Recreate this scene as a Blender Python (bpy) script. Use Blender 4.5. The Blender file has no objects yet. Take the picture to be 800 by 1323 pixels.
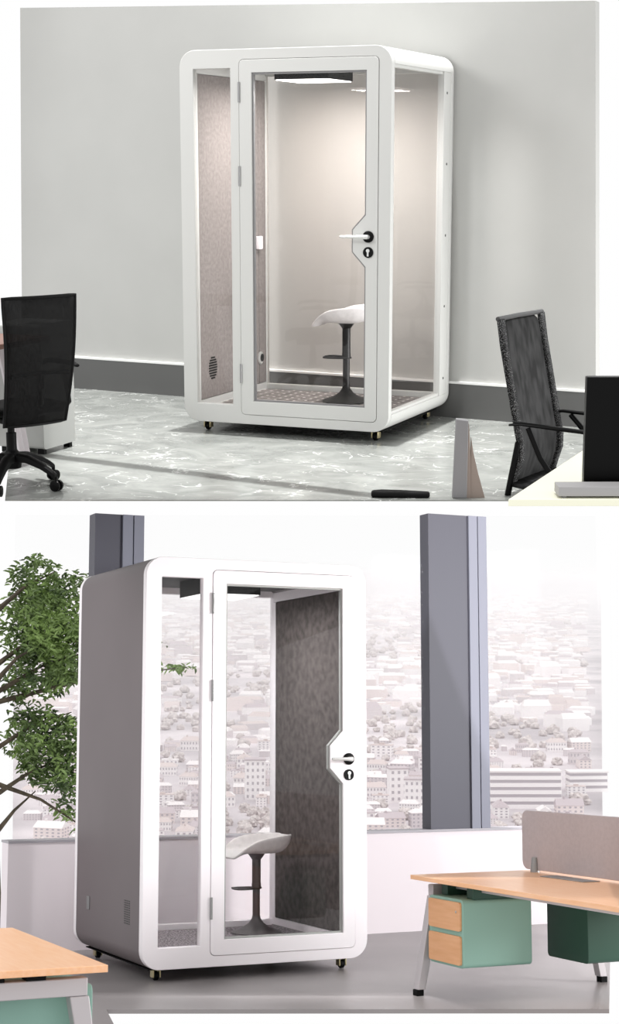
import bpy, bmesh, math, random
from mathutils import Matrix, Vector, noise
R = math.radians
rnd = random.Random(7)
scene = bpy.context.scene
C = scene.collection
V = Vector

# ---------------------------------------------------------------- two room sets and the camera
F = 2150.0                      # focal length in pixels of the 800 x 1323 frame
CH = 0.065                      # castor height
W, H = 1.3356, 2.2              # booth width and height

def rot(p, y):
    return Matrix.Rotation(p, 3, 'X') @ Matrix.Rotation(y, 3, 'Z')
RA, TA = rot(0.2059, -0.3945), V((-0.1535, 10.008, 0.5143))
RB, TB = rot(-0.1335, 0.4382), V((-0.2802, 9.0378, -2.4558))
CAM = RA.transposed() @ (-TA) + V((0, 0, CH))
def from_cam(rot3, trans):
    m = (RA.transposed() @ rot3).to_4x4()
    m.translation = CAM + RA.transposed() @ trans
    return m
ROOM_A = Matrix.Identity(4)
ROOM_B = from_cam(RB, TB) @ Matrix.Translation((0, 0, -CH))
CITY = from_cam(Matrix.Rotation(-0.0388, 3, 'X'), V((0, 0, 0)))
ROOM = ROOM_A

cam = bpy.data.objects.new('camera', bpy.data.cameras.new('camera'))
C.objects.link(cam)
Mc = RA.transposed() @ Matrix(((1, 0, 0), (0, 0, -1), (0, 1, 0)))
cam.matrix_world = Matrix.Translation(CAM) @ Mc.to_4x4()
cam.data.sensor_fit = 'VERTICAL'
cam.data.sensor_height = 24
cam.data.lens = 24 * F / 1323
cam.data.clip_start = 0.1
cam.data.clip_end = 40000
scene.camera = cam

# ---------------------------------------------------------------- materials
def lin(c):
    out = []
    for v in c[:3]:
        v /= 255.0
        out.append(v / 12.92 if v <= 0.04045 else ((v + 0.055) / 1.055) ** 2.4)
    return (*out, 1)

def mat(name, col, rough=0.5, metal=0.0, spec=0.5, col2=None, scale=20, detail=3, stretch=(1, 1, 1), bump=0.0, contrast=(0.35, 0.65), emit=None):
    m = bpy.data.materials.new(name)
    m.use_nodes = True
    nt = m.node_tree
    b = nt.nodes['Principled BSDF']
    b.inputs['Base Color'].default_value = lin(col)
    b.inputs['Roughness'].default_value = rough
    b.inputs['Metallic'].default_value = metal
    b.inputs['Specular IOR Level'].default_value = spec
    if emit:
        b.inputs['Emission Color'].default_value = lin(emit[0])
        b.inputs['Emission Strength'].default_value = emit[1]
    if col2 or bump:
        tc = nt.nodes.new('ShaderNodeTexCoord')
        mp = nt.nodes.new('ShaderNodeMapping')
        mp.inputs['Scale'].default_value = stretch
        nz = nt.nodes.new('ShaderNodeTexNoise')
        nz.inputs['Scale'].default_value = scale
        nz.inputs['Detail'].default_value = detail
        nt.links.new(tc.outputs['Object'], mp.inputs['Vector'])
        nt.links.new(mp.outputs['Vector'], nz.inputs['Vector'])
        if col2:
            rp = nt.nodes.new('ShaderNodeValToRGB')
            rp.color_ramp.elements[0].position = contrast[0]
            rp.color_ramp.elements[1].position = contrast[1]
            rp.color_ramp.elements[0].color = lin(col)
            rp.color_ramp.elements[1].color = lin(col2)
            nt.links.new(nz.outputs['Fac'], rp.inputs['Fac'])
            nt.links.new(rp.outputs['Color'], b.inputs['Base Color'])
        if bump:
            bp = nt.nodes.new('ShaderNodeBump')
            bp.inputs['Strength'].default_value = bump
            bp.inputs['Distance'].default_value = 0.01
            nt.links.new(nz.outputs['Fac'], bp.inputs['Height'])
            nt.links.new(bp.outputs['Normal'], b.inputs['Normal'])
    return m

def glass_mat(name, tint=(254, 254, 254), base=0.018, edge=0.6):
    m = bpy.data.materials.new(name)
    m.use_nodes = True
    nt = m.node_tree
    nt.nodes.clear()
    out = nt.nodes.new('ShaderNodeOutputMaterial')
    mx = nt.nodes.new('ShaderNodeMixShader')
    lw = nt.nodes.new('ShaderNodeLayerWeight')
    lw.inputs['Blend'].default_value = 0.5
    pw = nt.nodes.new('ShaderNodeMath'); pw.operation = 'POWER'; pw.inputs[1].default_value = 5.0
    fr = nt.nodes.new('ShaderNodeMath'); fr.operation = 'MULTIPLY_ADD'; fr.inputs[1].default_value = edge; fr.inputs[2].default_value = base
    nt.links.new(lw.outputs['Facing'], pw.inputs[0])
    nt.links.new(pw.outputs[0], fr.inputs[0])
    tr = nt.nodes.new('ShaderNodeBsdfTransparent')
    tr.inputs['Color'].default_value = lin(tint)
    gl = nt.nodes.new('ShaderNodeBsdfGlossy')
    gl.inputs['Roughness'].default_value = 0.02
    nt.links.new(fr.outputs[0], mx.inputs['Fac'])
    nt.links.new(tr.outputs['BSDF'], mx.inputs[1])
    nt.links.new(gl.outputs['BSDF'], mx.inputs[2])
    nt.links.new(mx.outputs['Shader'], out.inputs['Surface'])
    return m

def mesh_mat(name, col, see, col2=None, scale=160):
    """woven net: dark threads with small gaps that let the background through"""
    m = mat(name, col, 0.75, col2=col2 or tuple(min(255, c + 16) for c in col), scale=scale, detail=1, stretch=(1, 1, .3))
    nt = m.node_tree
    b = nt.nodes['Principled BSDF']
    b.inputs['Specular IOR Level'].default_value = 0.1
    out = nt.nodes['Material Output']
    mx = nt.nodes.new('ShaderNodeMixShader')
    mx.inputs['Fac'].default_value = see
    tr = nt.nodes.new('ShaderNodeBsdfTransparent')
    nt.links.new(b.outputs['BSDF'], mx.inputs[1])
    nt.links.new(tr.outputs['BSDF'], mx.inputs[2])
    nt.links.new(mx.outputs['Shader'], out.inputs['Surface'])
    return m

def marble_mat():
    m = mat('marble', (165, 168, 164), 0.22)
    nt = m.node_tree
    L = nt.links.new
    b = nt.nodes['Principled BSDF']
    tc = nt.nodes.new('ShaderNodeTexCoord')
    mp = nt.nodes.new('ShaderNodeMapping')
    mp.inputs['Rotation'].default_value = (0, 0, R(-24))
    mp.inputs['Scale'].default_value = (1.0, 1.25, 1)
    L(tc.outputs['Object'], mp.inputs['Vector'])
    n1 = nt.nodes.new('ShaderNodeTexNoise')
    n1.inputs['Scale'].default_value = 2.6
    n1.inputs['Detail'].default_value = 9
    n1.inputs['Roughness'].default_value = 0.62
    n1.inputs['Distortion'].default_value = 1.1
    L(mp.outputs['Vector'], n1.inputs['Vector'])
    rp = nt.nodes.new('ShaderNodeValToRGB')
    rp.color_ramp.elements[0].position = 0.32
    rp.color_ramp.elements[0].color = lin((104, 106, 103))
    rp.color_ramp.elements[1].position = 0.66
    rp.color_ramp.elements[1].color = lin((138, 140, 136))
    L(n1.outputs['Fac'], rp.inputs['Fac'])
    last = rp.outputs['Color']
    for sc, w, seed in ((1.5, 0.0055, 3.1), (2.9, 0.007, 9.7)):
        n2 = nt.nodes.new('ShaderNodeTexNoise')
        n2.noise_dimensions = '4D'
        n2.inputs['W'].default_value = seed
        n2.inputs['Scale'].default_value = sc
        n2.inputs['Detail'].default_value = 5
        n2.inputs['Distortion'].default_value = 0.9
        L(mp.outputs['Vector'], n2.inputs['Vector'])
        s = nt.nodes.new('ShaderNodeMath'); s.operation = 'SUBTRACT'; s.inputs[1].default_value = 0.5
        L(n2.outputs['Fac'], s.inputs[0])
        a = nt.nodes.new('ShaderNodeMath'); a.operation = 'ABSOLUTE'
        L(s.outputs[0], a.inputs[0])
        d = nt.nodes.new('ShaderNodeMapRange')
        d.inputs['From Min'].default_value = 0.0
        d.inputs['From Max'].default_value = w
        d.inputs['To Min'].default_value = 1.0
        d.inputs['To Max'].default_value = 0.0
        L(a.outputs[0], d.inputs['Value'])
        g = nt.nodes.new('ShaderNodeTexNoise')
        g.inputs['Scale'].default_value = 3.3
        L(mp.outputs['Vector'], g.inputs['Vector'])
        gr = nt.nodes.new('ShaderNodeMapRange')
        gr.inputs['From Min'].default_value = 0.46
        gr.inputs['From Max'].default_value = 0.62
        L(g.outputs['Fac'], gr.inputs['Value'])
        mu = nt.nodes.new('ShaderNodeMath'); mu.operation = 'MULTIPLY'
        L(d.outputs['Result'], mu.inputs[0]); L(gr.outputs['Result'], mu.inputs[1])
        mx = nt.nodes.new('ShaderNodeMixRGB')
        mx.inputs['Color2'].default_value = lin((208, 209, 206))
        L(mu.outputs[0], mx.inputs['Fac']); L(last, mx.inputs['Color1'])
        last = mx.outputs['Color']
    L(last, b.inputs['Base Color'])
    return m

def carpet_mat():
    m = mat('dash_carpet', (120, 105, 105), 0.95, spec=0.1)
    nt = m.node_tree
    L = nt.links.new
    b = nt.nodes['Principled BSDF']
    tc = nt.nodes.new('ShaderNodeTexCoord')
    br = nt.nodes.new('ShaderNodeTexBrick')
    br.inputs['Scale'].default_value = 1.0
    br.inputs['Brick Width'].default_value = 0.13
    br.inputs['Row Height'].default_value = 0.042
    br.inputs['Mortar Size'].default_value = 0.0085
    br.inputs['Color1'].default_value = lin((62, 56, 55))
    br.inputs['Color2'].default_value = lin((92, 86, 84))
    br.inputs['Mortar'].default_value = lin((184, 177, 173))
    L(tc.outputs['Object'], br.inputs['Vector'])
    L(br.outputs['Color'], b.inputs['Base Color'])
    return m

def wood_mat(name, c1, c2, rough=0.4):
    return mat(name, c1, rough, col2=c2, scale=6, detail=5, stretch=(9, 1, 9), contrast=(0.3, 0.7))

M = dict(
    white=mat('white_paint', (194, 194, 191), 0.4, spec=0.4),
    white_b=mat('bright_white_paint', (246, 240, 243), 0.35, spec=0.4),
    taupe_shade=mat('shade_toned_shell', (102, 93, 95), 0.45, spec=0.25, col2=(107, 98, 100), scale=1.2),  # side shade of the white lower booth, put into this base colour
    felt_pale=mat('pale_felt', (122, 115, 112), 0.95, spec=0.1, col2=(136, 129, 126), scale=45, detail=9, bump=.1),
    felt_dark=mat('charcoal_felt', (76, 70, 69), 0.95, spec=0.1, col2=(98, 91, 89), scale=22, detail=8, bump=.2),
    ceil_a=mat('grey_ceiling', (150, 147, 144), 0.8),
    ceil_b=mat('dark_ceiling', (72, 70, 70), 0.8),
    carpet=carpet_mat(),
    carpet_b=mat('speckled_carpet', (92, 84, 88), 0.95, spec=0.1, col2=(170, 160, 164), scale=90, detail=2, contrast=(.42, .6)),
    black=mat('black_plastic', (9, 9, 9), 0.5, spec=0.12),
    black_soft=mat('black_soft', (14, 14, 14), 0.7, spec=0.12),
    black_gloss=mat('black_gloss', (6, 6, 6), 0.3, spec=0.12),
    chrome=mat('brushed_chrome', (215, 215, 213), 0.3, metal=0.7),
    brass=mat('pale_brass', (190, 178, 140), 0.35, metal=0.8),
    steel=mat('hinge_steel', (150, 150, 150), 0.35, metal=0.6),
    glass=glass_mat('clear_glass'),
    window_glass=glass_mat('window_glass', base=0.0006, edge=0.02),
    glass_warm=glass_mat('warm_clear_glass', (254, 252, 251)),
    glow=mat('lamp_diffuser', (255, 255, 255), 0.5, emit=((255, 250, 245), 4.0)),
    glow_soft=mat('lamp_diffuser_soft', (255, 255, 255), 0.5, emit=((255, 252, 250), 1.3)),
    wall_a=mat('grey_plaster', (178, 178, 175), 0.9, spec=0.2, col2=(181, 181, 178), scale=2),
    base_a=mat('grey_baseboard', (92, 92, 91), 0.45, spec=0.4),
    base_lip=mat('baseboard_lip', (228, 228, 226), 0.4),
    marble=marble_mat(),
    floor_b=mat('grey_concrete', (132, 127, 127), 0.32, spec=0.4, col2=(142, 137, 137), scale=1.6, detail=5),
    wall_b=mat('pale_pink_plaster', (226, 217, 221), 0.7, spec=0.3),
    sill=mat('sill_grey', (160, 156, 162), 0.5),
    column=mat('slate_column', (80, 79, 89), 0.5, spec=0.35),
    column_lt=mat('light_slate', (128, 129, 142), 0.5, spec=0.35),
    wood=wood_mat('tan_wood', (214, 156, 110), (224, 170, 126)),
    wood_top=wood_mat('tan_wood_top', (232, 174, 128), (238, 188, 150), 0.3),
    wood_dark=wood_mat('dark_wood', (80, 50, 38), (96, 62, 48)),
    mint=mat('mint_lacquer', (138, 176, 163), 0.45, spec=0.4),
    green=mat('dark_green_lacquer', (42, 74, 61), 0.4, spec=0.4),
    leg_grey=mat('grey_powder_coat', (188, 182, 184), 0.4, metal=0.2),
    screen=mat('taupe_screen', (172, 161, 162), 0.8, col2=(177, 166, 167), scale=60),
    cream=mat('cream_top', (252, 251, 228), 0.35),
    cabinet=mat('cabinet_white', (160, 161, 158), 0.5),
    mesh=mesh_mat('black_mesh', (6, 6, 6), 0.10),
    mesh_lounge=mesh_mat('charcoal_sling', (30, 30, 30), 0.04, (50, 50, 50), 26),
    net_edge=mat('speckled_net', (12, 12, 12), 0.8, spec=.1, col2=(120, 120, 120), scale=300, detail=1, contrast=(.56, .66)),
    stool_seat=mat('white_stool_shell', (228, 223, 222), 0.5, col2=(216, 211, 210), scale=30),
    stool_metal=mat('stool_dark_metal', (24, 22, 21), 0.45, metal=0.3),
    stool_metal_b=mat('stool_grey_metal', (98, 90, 91), 0.45, metal=0.3),
    grey=mat('mid_grey', (122, 121, 122), 0.6),
    rail_grey=mat('dark_rail_grey', (70, 70, 70), 0.6, spec=.2),
    grey_lt=mat('light_grey', (168, 166, 166), 0.6),
    warm=mat('warm_beige', (134, 121, 112), 0.6),
    screw=mat('dark_screw', (40, 40, 38), 0.5),
    leaf=mat('leaf_green', (50, 70, 30), 0.55, col2=(134, 160, 88), scale=3.0, detail=4, contrast=(.35, .65)),
    bark=mat('bark', (62, 54, 44), 0.9, col2=(84, 74, 60), scale=20),
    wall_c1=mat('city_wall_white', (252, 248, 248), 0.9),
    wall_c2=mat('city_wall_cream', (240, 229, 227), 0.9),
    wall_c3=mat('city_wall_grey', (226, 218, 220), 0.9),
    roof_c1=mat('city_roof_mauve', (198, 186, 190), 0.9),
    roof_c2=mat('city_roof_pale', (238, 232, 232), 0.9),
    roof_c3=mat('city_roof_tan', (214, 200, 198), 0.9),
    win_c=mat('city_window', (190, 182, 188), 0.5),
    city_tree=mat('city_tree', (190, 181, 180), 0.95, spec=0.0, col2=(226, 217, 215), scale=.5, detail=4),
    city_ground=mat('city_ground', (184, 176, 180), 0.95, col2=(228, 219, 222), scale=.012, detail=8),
    terrace=mat('terrace_stone', (200, 198, 200), 0.9),
)

# ---------------------------------------------------------------- mesh helpers
class MB:
    """collects simple solids and links them as ONE mesh object"""
    def __init__(self):
        self.bm = bmesh.new()
        self.mi = 0
    def _q(self, vs, faces):
        vs = [self.bm.verts.new(v) for v in vs]
        for f in faces:
            try:
                fc = self.bm.faces.new([vs[i] for i in f])
                fc.material_index = self.mi
            except ValueError:
                pass
        return vs
    def box(self, lo, hi, m=None):
        x0, y0, z0 = lo; x1, y1, z1 = hi
        p = [V(c) for c in ((x0, y0, z0), (x1, y0, z0), (x1, y1, z0), (x0, y1, z0), (x0, y0, z1), (x1, y0, z1), (x1, y1, z1), (x0, y1, z1))]
        if m: p = [m @ c for c in p]
        self._q(p, ((3, 2, 1, 0), (4, 5, 6, 7), (0, 1, 5, 4), (1, 2, 6, 5), (2, 3, 7, 6), (3, 0, 4, 7)))
        return self
    def prism(self, poly, z0, z1, m=None):
        """poly = [(x,y)...] counter-clockwise, extruded in z"""
        n = len(poly)
        p = [V((x, y, z0)) for x, y in poly] + [V((x, y, z1)) for x, y in poly]
        if m: p = [m @ c for c in p]
        fs = [tuple(range(n - 1, -1, -1)), tuple(range(n, 2 * n))]
        fs += [(i, (i + 1) % n, n + (i + 1) % n, n + i) for i in range(n)]
        self._q(p, fs)
        return self
    def tube(self, path, r, seg=12, cap=True, closed=False, flat=1.0):
        pts = [V(p) for p in path]
        n = len(pts)
        rs = r if isinstance(r, (list, tuple)) else [r] * n
        rings = []
        up = None
        for i, p in enumerate(pts):
            if closed:
                t = (pts[(i + 1) % n] - pts[i - 1]).normalized()
            else:
                t = (pts[min(i + 1, n - 1)] - pts[max(i - 1, 0)]).normalized()
            if up is None:
                up = V((0, 0, 1)) if abs(t.z) < .9 else V((0, 1, 0))
            a = t.cross(up).normalized()
            b = a.cross(t).normalized()
            up = b
            rings.append([self.bm.verts.new(p + (a * math.cos(2 * math.pi * k / seg) + b * flat * math.sin(2 * math.pi * k / seg)) * rs[i]) for k in range(seg)])
        m = n if closed else n - 1
        for i in range(m):
            A, B = rings[i], rings[(i + 1) % n]
            for k in range(seg):
                f = self.bm.faces.new((A[k], B[k], B[(k + 1) % seg], A[(k + 1) % seg]))
                f.material_index = self.mi
        if cap and not closed:
            for ring, rev in ((rings[0], False), (rings[-1], True)):
                f = self.bm.faces.new(ring[::-1] if rev else ring)
                f.material_index = self.mi
        return self
    def lathe(self, prof, seg=32, m=None):
        """prof = [(r,z)...] turned round z"""
        rings = []
        for r, z in prof:
            ring = []
            for k in range(seg):
                p = V((r * math.cos(2 * math.pi * k / seg), r * math.sin(2 * math.pi * k / seg), z))
                ring.append(self.bm.verts.new(m @ p if m else p))
            rings.append(ring)
        for i in range(len(rings) - 1):
            for k in range(seg):
                self.bm.faces.new((rings[i][k], rings[i][(k + 1) % seg], rings[i + 1][(k + 1) % seg], rings[i + 1][k])).material_index = self.mi
        self.bm.faces.new(rings[0][::-1]).material_index = self.mi
        self.bm.faces.new(rings[-1]).material_index = self.mi
        return self
    def grid(self, rows):
        vs = [[self.bm.verts.new(p) for p in row] for row in rows]
        for i in range(len(vs) - 1):
            for j in range(len(vs[0]) - 1):
                self.bm.faces.new((vs[i][j], vs[i][j + 1], vs[i + 1][j + 1], vs[i + 1][j])).material_index = self.mi
        return self
    def build(self, name, mats, parent=None, bevel=0, smooth=35, solid=0, sub=0):
        bmesh.ops.recalc_face_normals(self.bm, faces=self.bm.faces[:]) if not solid else None
        me = bpy.data.meshes.new(name)
        self.bm.to_mesh(me)
        self.bm.free()
        return finish(name, me, mats, parent, bevel, smooth, solid, sub)

def finish(name, me, mats, parent=None, bevel=0, smooth=35, solid=0, sub=0):
    for mm in (mats if isinstance(mats, (list, tuple)) else [mats]):
        me.materials.append(M[mm] if isinstance(mm, str) else mm)
    if smooth:
        me.polygons.foreach_set('use_smooth', [True] * len(me.polygons))
        me.set_sharp_from_angle(angle=R(smooth))
    o = bpy.data.objects.new(name, me)
    C.objects.link(o)
    if solid:
        s = o.modifiers.new('thick', 'SOLIDIFY'); s.thickness = solid; s.offset = 0
    if sub:
        s = o.modifiers.new('sub', 'SUBSURF'); s.levels = sub; s.render_levels = sub
    if bevel:
        b = o.modifiers.new('bevel', 'BEVEL'); b.width = bevel; b.segments = 3; b.limit_method = 'ANGLE'
    if parent:
        o.parent = parent
    else:
        o.matrix_world = ROOM
    return o

def plate(name, outer, holes, y0, y1, mats, parent=None, bevel=0.0):
    """upright plate: loops of (x,z), thickness along y, with through holes"""
    cu = bpy.data.curves.new(name, 'CURVE')
    cu.dimensions = '2D'
    cu.fill_mode = 'BOTH'
    cu.extrude = (y1 - y0) / 2 - bevel
    cu.bevel_depth = bevel
    cu.bevel_resolution = 1
    cu.offset = -bevel
    for loop in [outer] + list(holes):
        s = cu.splines.new('POLY')
        s.points.add(len(loop) - 1)
        for p, (x, z) in zip(s.points, loop):
            p.co = (x, z, 0, 1)
        s.use_cyclic_u = True
    ob = bpy.data.objects.new(name, cu)
    me = bpy.data.meshes.new_from_object(ob)
    bpy.data.objects.remove(ob)
    me.transform(Matrix.Translation((0, (y0 + y1) / 2, 0)) @ Matrix.Rotation(R(90), 4, 'X'))
    me.materials.clear()
    return finish(name, me, mats, parent, smooth=30)

def rrect(x0, x1, z0, z1, r, n=8):
    out = []
    for cx, cz, a0 in ((x1 - r, z0 + r, -90), (x1 - r, z1 - r, 0), (x0 + r, z1 - r, 90), (x0 + r, z0 + r, 180)):
        for k in range(n + 1):
            a = R(a0 + 90 * k / n)
            out.append((cx + r * math.cos(a), cz + r * math.sin(a)))
    return out

def rect(x0, x1, z0, z1):
    return [(x0, z0), (x1, z0), (x1, z1), (x0, z1)]

def place(o, loc=(0, 0, 0), rz=0.0):
    o.matrix_world = ROOM @ Matrix.Translation(loc) @ Matrix.Rotation(rz, 4, 'Z')
    return o

def thing(name, label, cat, loc=(0, 0, 0), rz=0.0, group=None):
    o = bpy.data.objects.new(name, None)
    o.empty_display_size = 0.2
    C.objects.link(o)
    place(o, loc, rz)
    return tag(o, label, cat, group)

def tag(o, label, cat, group=None, kind=None):
    o['label'] = label
    o['category'] = cat
    if group: o['group'] = group
    if kind: o['kind'] = kind
    return o

def struct(o):
    o['kind'] = 'structure'
    return o

def copy_thing(root, mw, label=None):
    r = root.copy()
    C.objects.link(r)
    r.matrix_world = mw
    if label: r['label'] = label
    for ch in root.children:
        c = ch.copy(); C.objects.link(c); c.parent = r
        for g in ch.children:
            d = g.copy(); C.objects.link(d); d.parent = c
    return r

def sub(o, parent):
    o.parent = parent
    return o

# ================================================================ the phone booth (built twice)
def make_booth(kind, label, loc=(0, 0, 0)):
    A = kind == 'A'
    D = 1.14 if A else 1.213
    wm = 'white' if A else 'white_b'
    t = thing('phone_booth', label, 'phone booth', loc)
    z0, z1 = CH, CH + H
    w = W / 2
    win = (-0.578, -0.337, 0.178, 2.157)
    dr = (-0.281, 0.592, 0.122, 2.206)
    plate('front_frame', rrect(-w, w, z0, z1, .1), [rect(*win), rrect(dr[0], dr[1], dr[2], dr[3], .03, 5)], 0, .05, wm, t, bevel=.003)
    # ---- shell: rounded tube running back from the front frame
    th = .055
    out = rrect(-w, w, z0, z1, .1, 10)
    inn = rrect(-w + th, w - th, z0 + th, z1 - th, .05, 10)
    n = len(out)
    mb = MB()
    if A:   # right side is glazed: the tube is a C that ends in the two rounded right corners
        k0, k1 = 10, 11          # end of lower right arc, start of upper right arc
        order = [(k1 + i) % n for i in range(n)]
    else:
        order = list(range(n)) + [0]
    rows = []
    ya, yb = .05, D - .05
    for i in order:
        (xo, zo), (xi, zi) = out[i], inn[i]
        rows.append([V((xo, ya, zo)), V((xo, yb, zo)), V((xi, yb, zi)), V((xi, ya, zi)), V((xo, ya, zo))])
    mb.grid(rows)
    if A:
        for rr in (rows[0], rows[-1]):
            mb._q(rr[:4], ((0, 1, 2, 3),))
    bmesh.ops.remove_doubles(mb.bm, verts=mb.bm.verts[:], dist=1e-5)
    mb.build('shell', wm if A else 'taupe_shade', t)  # the lower booth's shell carries its shade as colour
    plate('rear_frame', rrect(-w, w, z0, z1, .1), [rect(-.60, .60, .165, 2.165)], D - .05, D, wm, t, bevel=.003)
    # ---- right side of the glazed booth
    if A:
        MB().box((w - .045, D - .185, z0 + .10), (w - .002, D - .05, z1 - .10)).build('side_post', wm, t, bevel=.003)
        MB().box((w - .05, .05, z1 - .118), (w - .012, D - .185, z1 - .098)).build('side_rail', wm, t, bevel=.002)
        MB().box((w - .05, .05, z0 + .098), (w - .012, D - .185, z0 + .116)).build('side_rail', wm, t, bevel=.002)
        MB().box((w - .034, .05, z0 + .116), (w - .026, D - .185, z1 - .118)).build('side_glass', 'glass', t, smooth=0)
        for yy, zz in ((.99, 2.039), (1.0, 1.61), (1.0, 1.171), (1.0, .728), (1.0, .271)):
            MB().lathe([(.008, 0), (.008, .004)], 12, Matrix.Translation((w - .004, yy + .02, zz)) @ Matrix.Rotation(R(90), 4, 'Y')).build('screw', 'screw', t)
    # ---- glazing of front window and back
    MB().box((win[0], .02, win[2]), (win[1], .028, win[3])).build('window_glass', 'glass', t, smooth=0)
    MB().box((-.60, D - .03, .165), (.60, D - .022, 2.165)).build('back_glass', 'glass_warm' if A else 'glass', t, smooth=0)
    # ---- lining
    zi0, zi1 = z0 + th, z1 - th
    sides = (-1,) if A else (-1, 1)
    for s in sides:
        x0, x1 = sorted((s * (w - th), s * (w - th - .014)))
        fm = 'felt_pale' if A else 'felt_dark'
        pn = MB().box((x0, .10, zi0 + .06), (x1, D - .17 if A else D - .09, zi1 - .075)).build('acoustic_panel', fm, t, bevel=.004)
        if A:
            MB().box((x0, D - .163, zi0 + .06), (x1, D - .055, zi1 - .075)).build('acoustic_panel', fm, t, bevel=.004)
            g = MB()
            for k in range(9):
                zz = -.064 + k * .016
                hw = math.sqrt(max(.072 ** 2 - zz ** 2, 0)) * .8
                g.box((x1, .265 - hw, .363 + zz - .0045), (x1 + .003, .265 + hw, .363 + zz + .0045))
            g.build('air_vent', 'black', t)
            MB().lathe([(.043, 0), (.043, .006), (.036, .009)], 24, Matrix.Translation((x1, .985, .348)) @ Matrix.Rotation(R(90), 4, 'Y')).build('power_socket', 'chrome', t)
            sk = MB().lathe([(.026, 0), (.026, .004)], 20, Matrix.Translation((x1 + .008, .995, .35)) @ Matrix.Rotation(R(90), 4, 'Y')).build('socket_insert', 'black', t)
            MB().box((x1, .925, 1.065), (x1 + .03, .975, 1.15)).build('light_switch', 'white_b', t, bevel=.006)
        # white border boards round the felt
        b = MB()
        b.box((x0, .05, zi0 + .005), (x1, D - .05, zi0 + .058)).box((x0, .05, zi1 - .073), (x1, D - .05, zi1 - .005)).box((x0, .05, zi0 + .06), (x1, .098, zi1 - .075))
        if not A:
            b.box((x0, D - .088, zi0 + .06), (x1, D - .05, zi1 - .075))
        b.build('panel_border', wm, t)
    lx = w - th - .016
    MB().box((-lx, .06, zi1 - .006), (lx, D - .06, zi1 - .001)).build('ceiling_panel', 'ceil_a' if A else 'ceil_b', t)
    MB().box((-lx, .06, zi0), (lx, D - .06, zi0 + .012)).build('carpet', 'carpet' if A else 'carpet_b', t)
    # ---- ceiling lamp
    lm = MB().box((-.20, .33, 2.105), (.15, .73, zi1 - .006)).build('ceiling_lamp', 'black_gloss', t, bevel=.002)
    MB().box((-.192, .338, 2.100), (.142, .722, 2.1049)).build('lamp_diffuser', 'glow' if A else 'glow_soft', lm)
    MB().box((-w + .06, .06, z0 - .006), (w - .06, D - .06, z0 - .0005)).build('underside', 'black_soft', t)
    # ---- exterior fittings of the solid side
    if not A:
        g = MB()
        for r_ in range(11):
            for c_ in range(3):
                g.box((-w - .002, .20 + c_ * .034, .285 + r_ * .012), (-w, .224 + c_ * .034, .290 + r_ * .012))
        g.build('side_vent', 'screw', t)
        MB().box((-w - .004, .905, .30), (-w, .955, .375)).build('cable_outlet', 'grey', t, bevel=.002)
    # ---- castors
    for cx in (-w + .115, w - .115):
        for cy in (.10, D - .12):
            m0 = Matrix.Translation((cx, cy, 0))
            c = MB()
            c.lathe([(.03, .055), (.03, CH)], 20, m0)
            for s in (-1, 1):
                c.box((cx + s * .019 - .004, cy - .022, .016), (cx + s * .019 + .004, cy + .022, .058))
            c = c.build('caster', 'brass', t, bevel=.002)
            MB().lathe([(.020, -.013), (.024, -.009), (.024, .009), (.020, .013)], 20, Matrix.Translation((cx, cy, .0245)) @ Matrix.Rotation(R(90), 4, 'Y')).build('wheel', 'black', c)
    # ---- door with its cut-in lock plate
    def hole(o=0.0):
        return [(-.200 + o, .206 + o), (.518 - o, .206 + o), (.518 - o, 1.028 - o * .5), (.438 - o, 1.113 - o * .3), (.438 - o, 1.237 + o * .3), (.518 - o, 1.322 + o * .5), (.518 - o, 2.130 - o), (-.200 + o, 2.130 - o)]
    d = plate('door', rrect(dr[0] + .0025, dr[1] - .0025, dr[2] + .0025, dr[3] - .0025, .028, 5), [hole()], -.004, .044, wm, t, bevel=.002)
    plate('door_gasket', hole(-.001), [hole(.010)], .008, .030, 'grey' if A else 'cabinet', d)
    plate('door_glass', hole(.002), [], .016, .022, 'glass', d)
    ro = MB().lathe([(.033, 0), (.033, .008), (.030, .010)], 32, Matrix.Translation((.535 if A else .552, -.004, 1.2 if A else 1.165)) @ Matrix.Rotation(R(90), 4, 'X')).build('rosette', 'black', d)
    hx, hz = (.535, 1.2) if A else (.552, 1.165)
    MB().tube([(hx, -.012, hz), (hx, -.045, hz), (hx - .012, -.054, hz), (hx - .06, -.056, hz), (hx - .155 if A else hx - .128, -.056, hz)], [.013, .013, .012, .009, .008], 14).build('lever_handle', 'chrome', d)
    kz = hz - .089
    MB().lathe([(.031, 0), (.031, .006), (.029, .008)], 32, Matrix.Translation((hx, -.004, kz)) @ Matrix.Rotation(R(90), 4, 'X')).build('lock_plate', 'black', d)
    MB().lathe([(.0105, 0), (.0105, .004)], 20, Matrix.Translation((hx, -.0115, kz + .010)) @ Matrix.Rotation(R(90), 4, 'X')).box((hx - .005, -.0150, kz - .022), (hx + .005, -.0115, kz + .006)).build('keyhole', 'chrome', d)
    for zc in (2.02, 1.54, .373):
        MB().tube([(dr[0] + .003, -.008, zc - .058), (dr[0] + .003, -.008, zc + .058)], .007, 12).build('hinge', 'steel', d)
    return t

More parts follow.
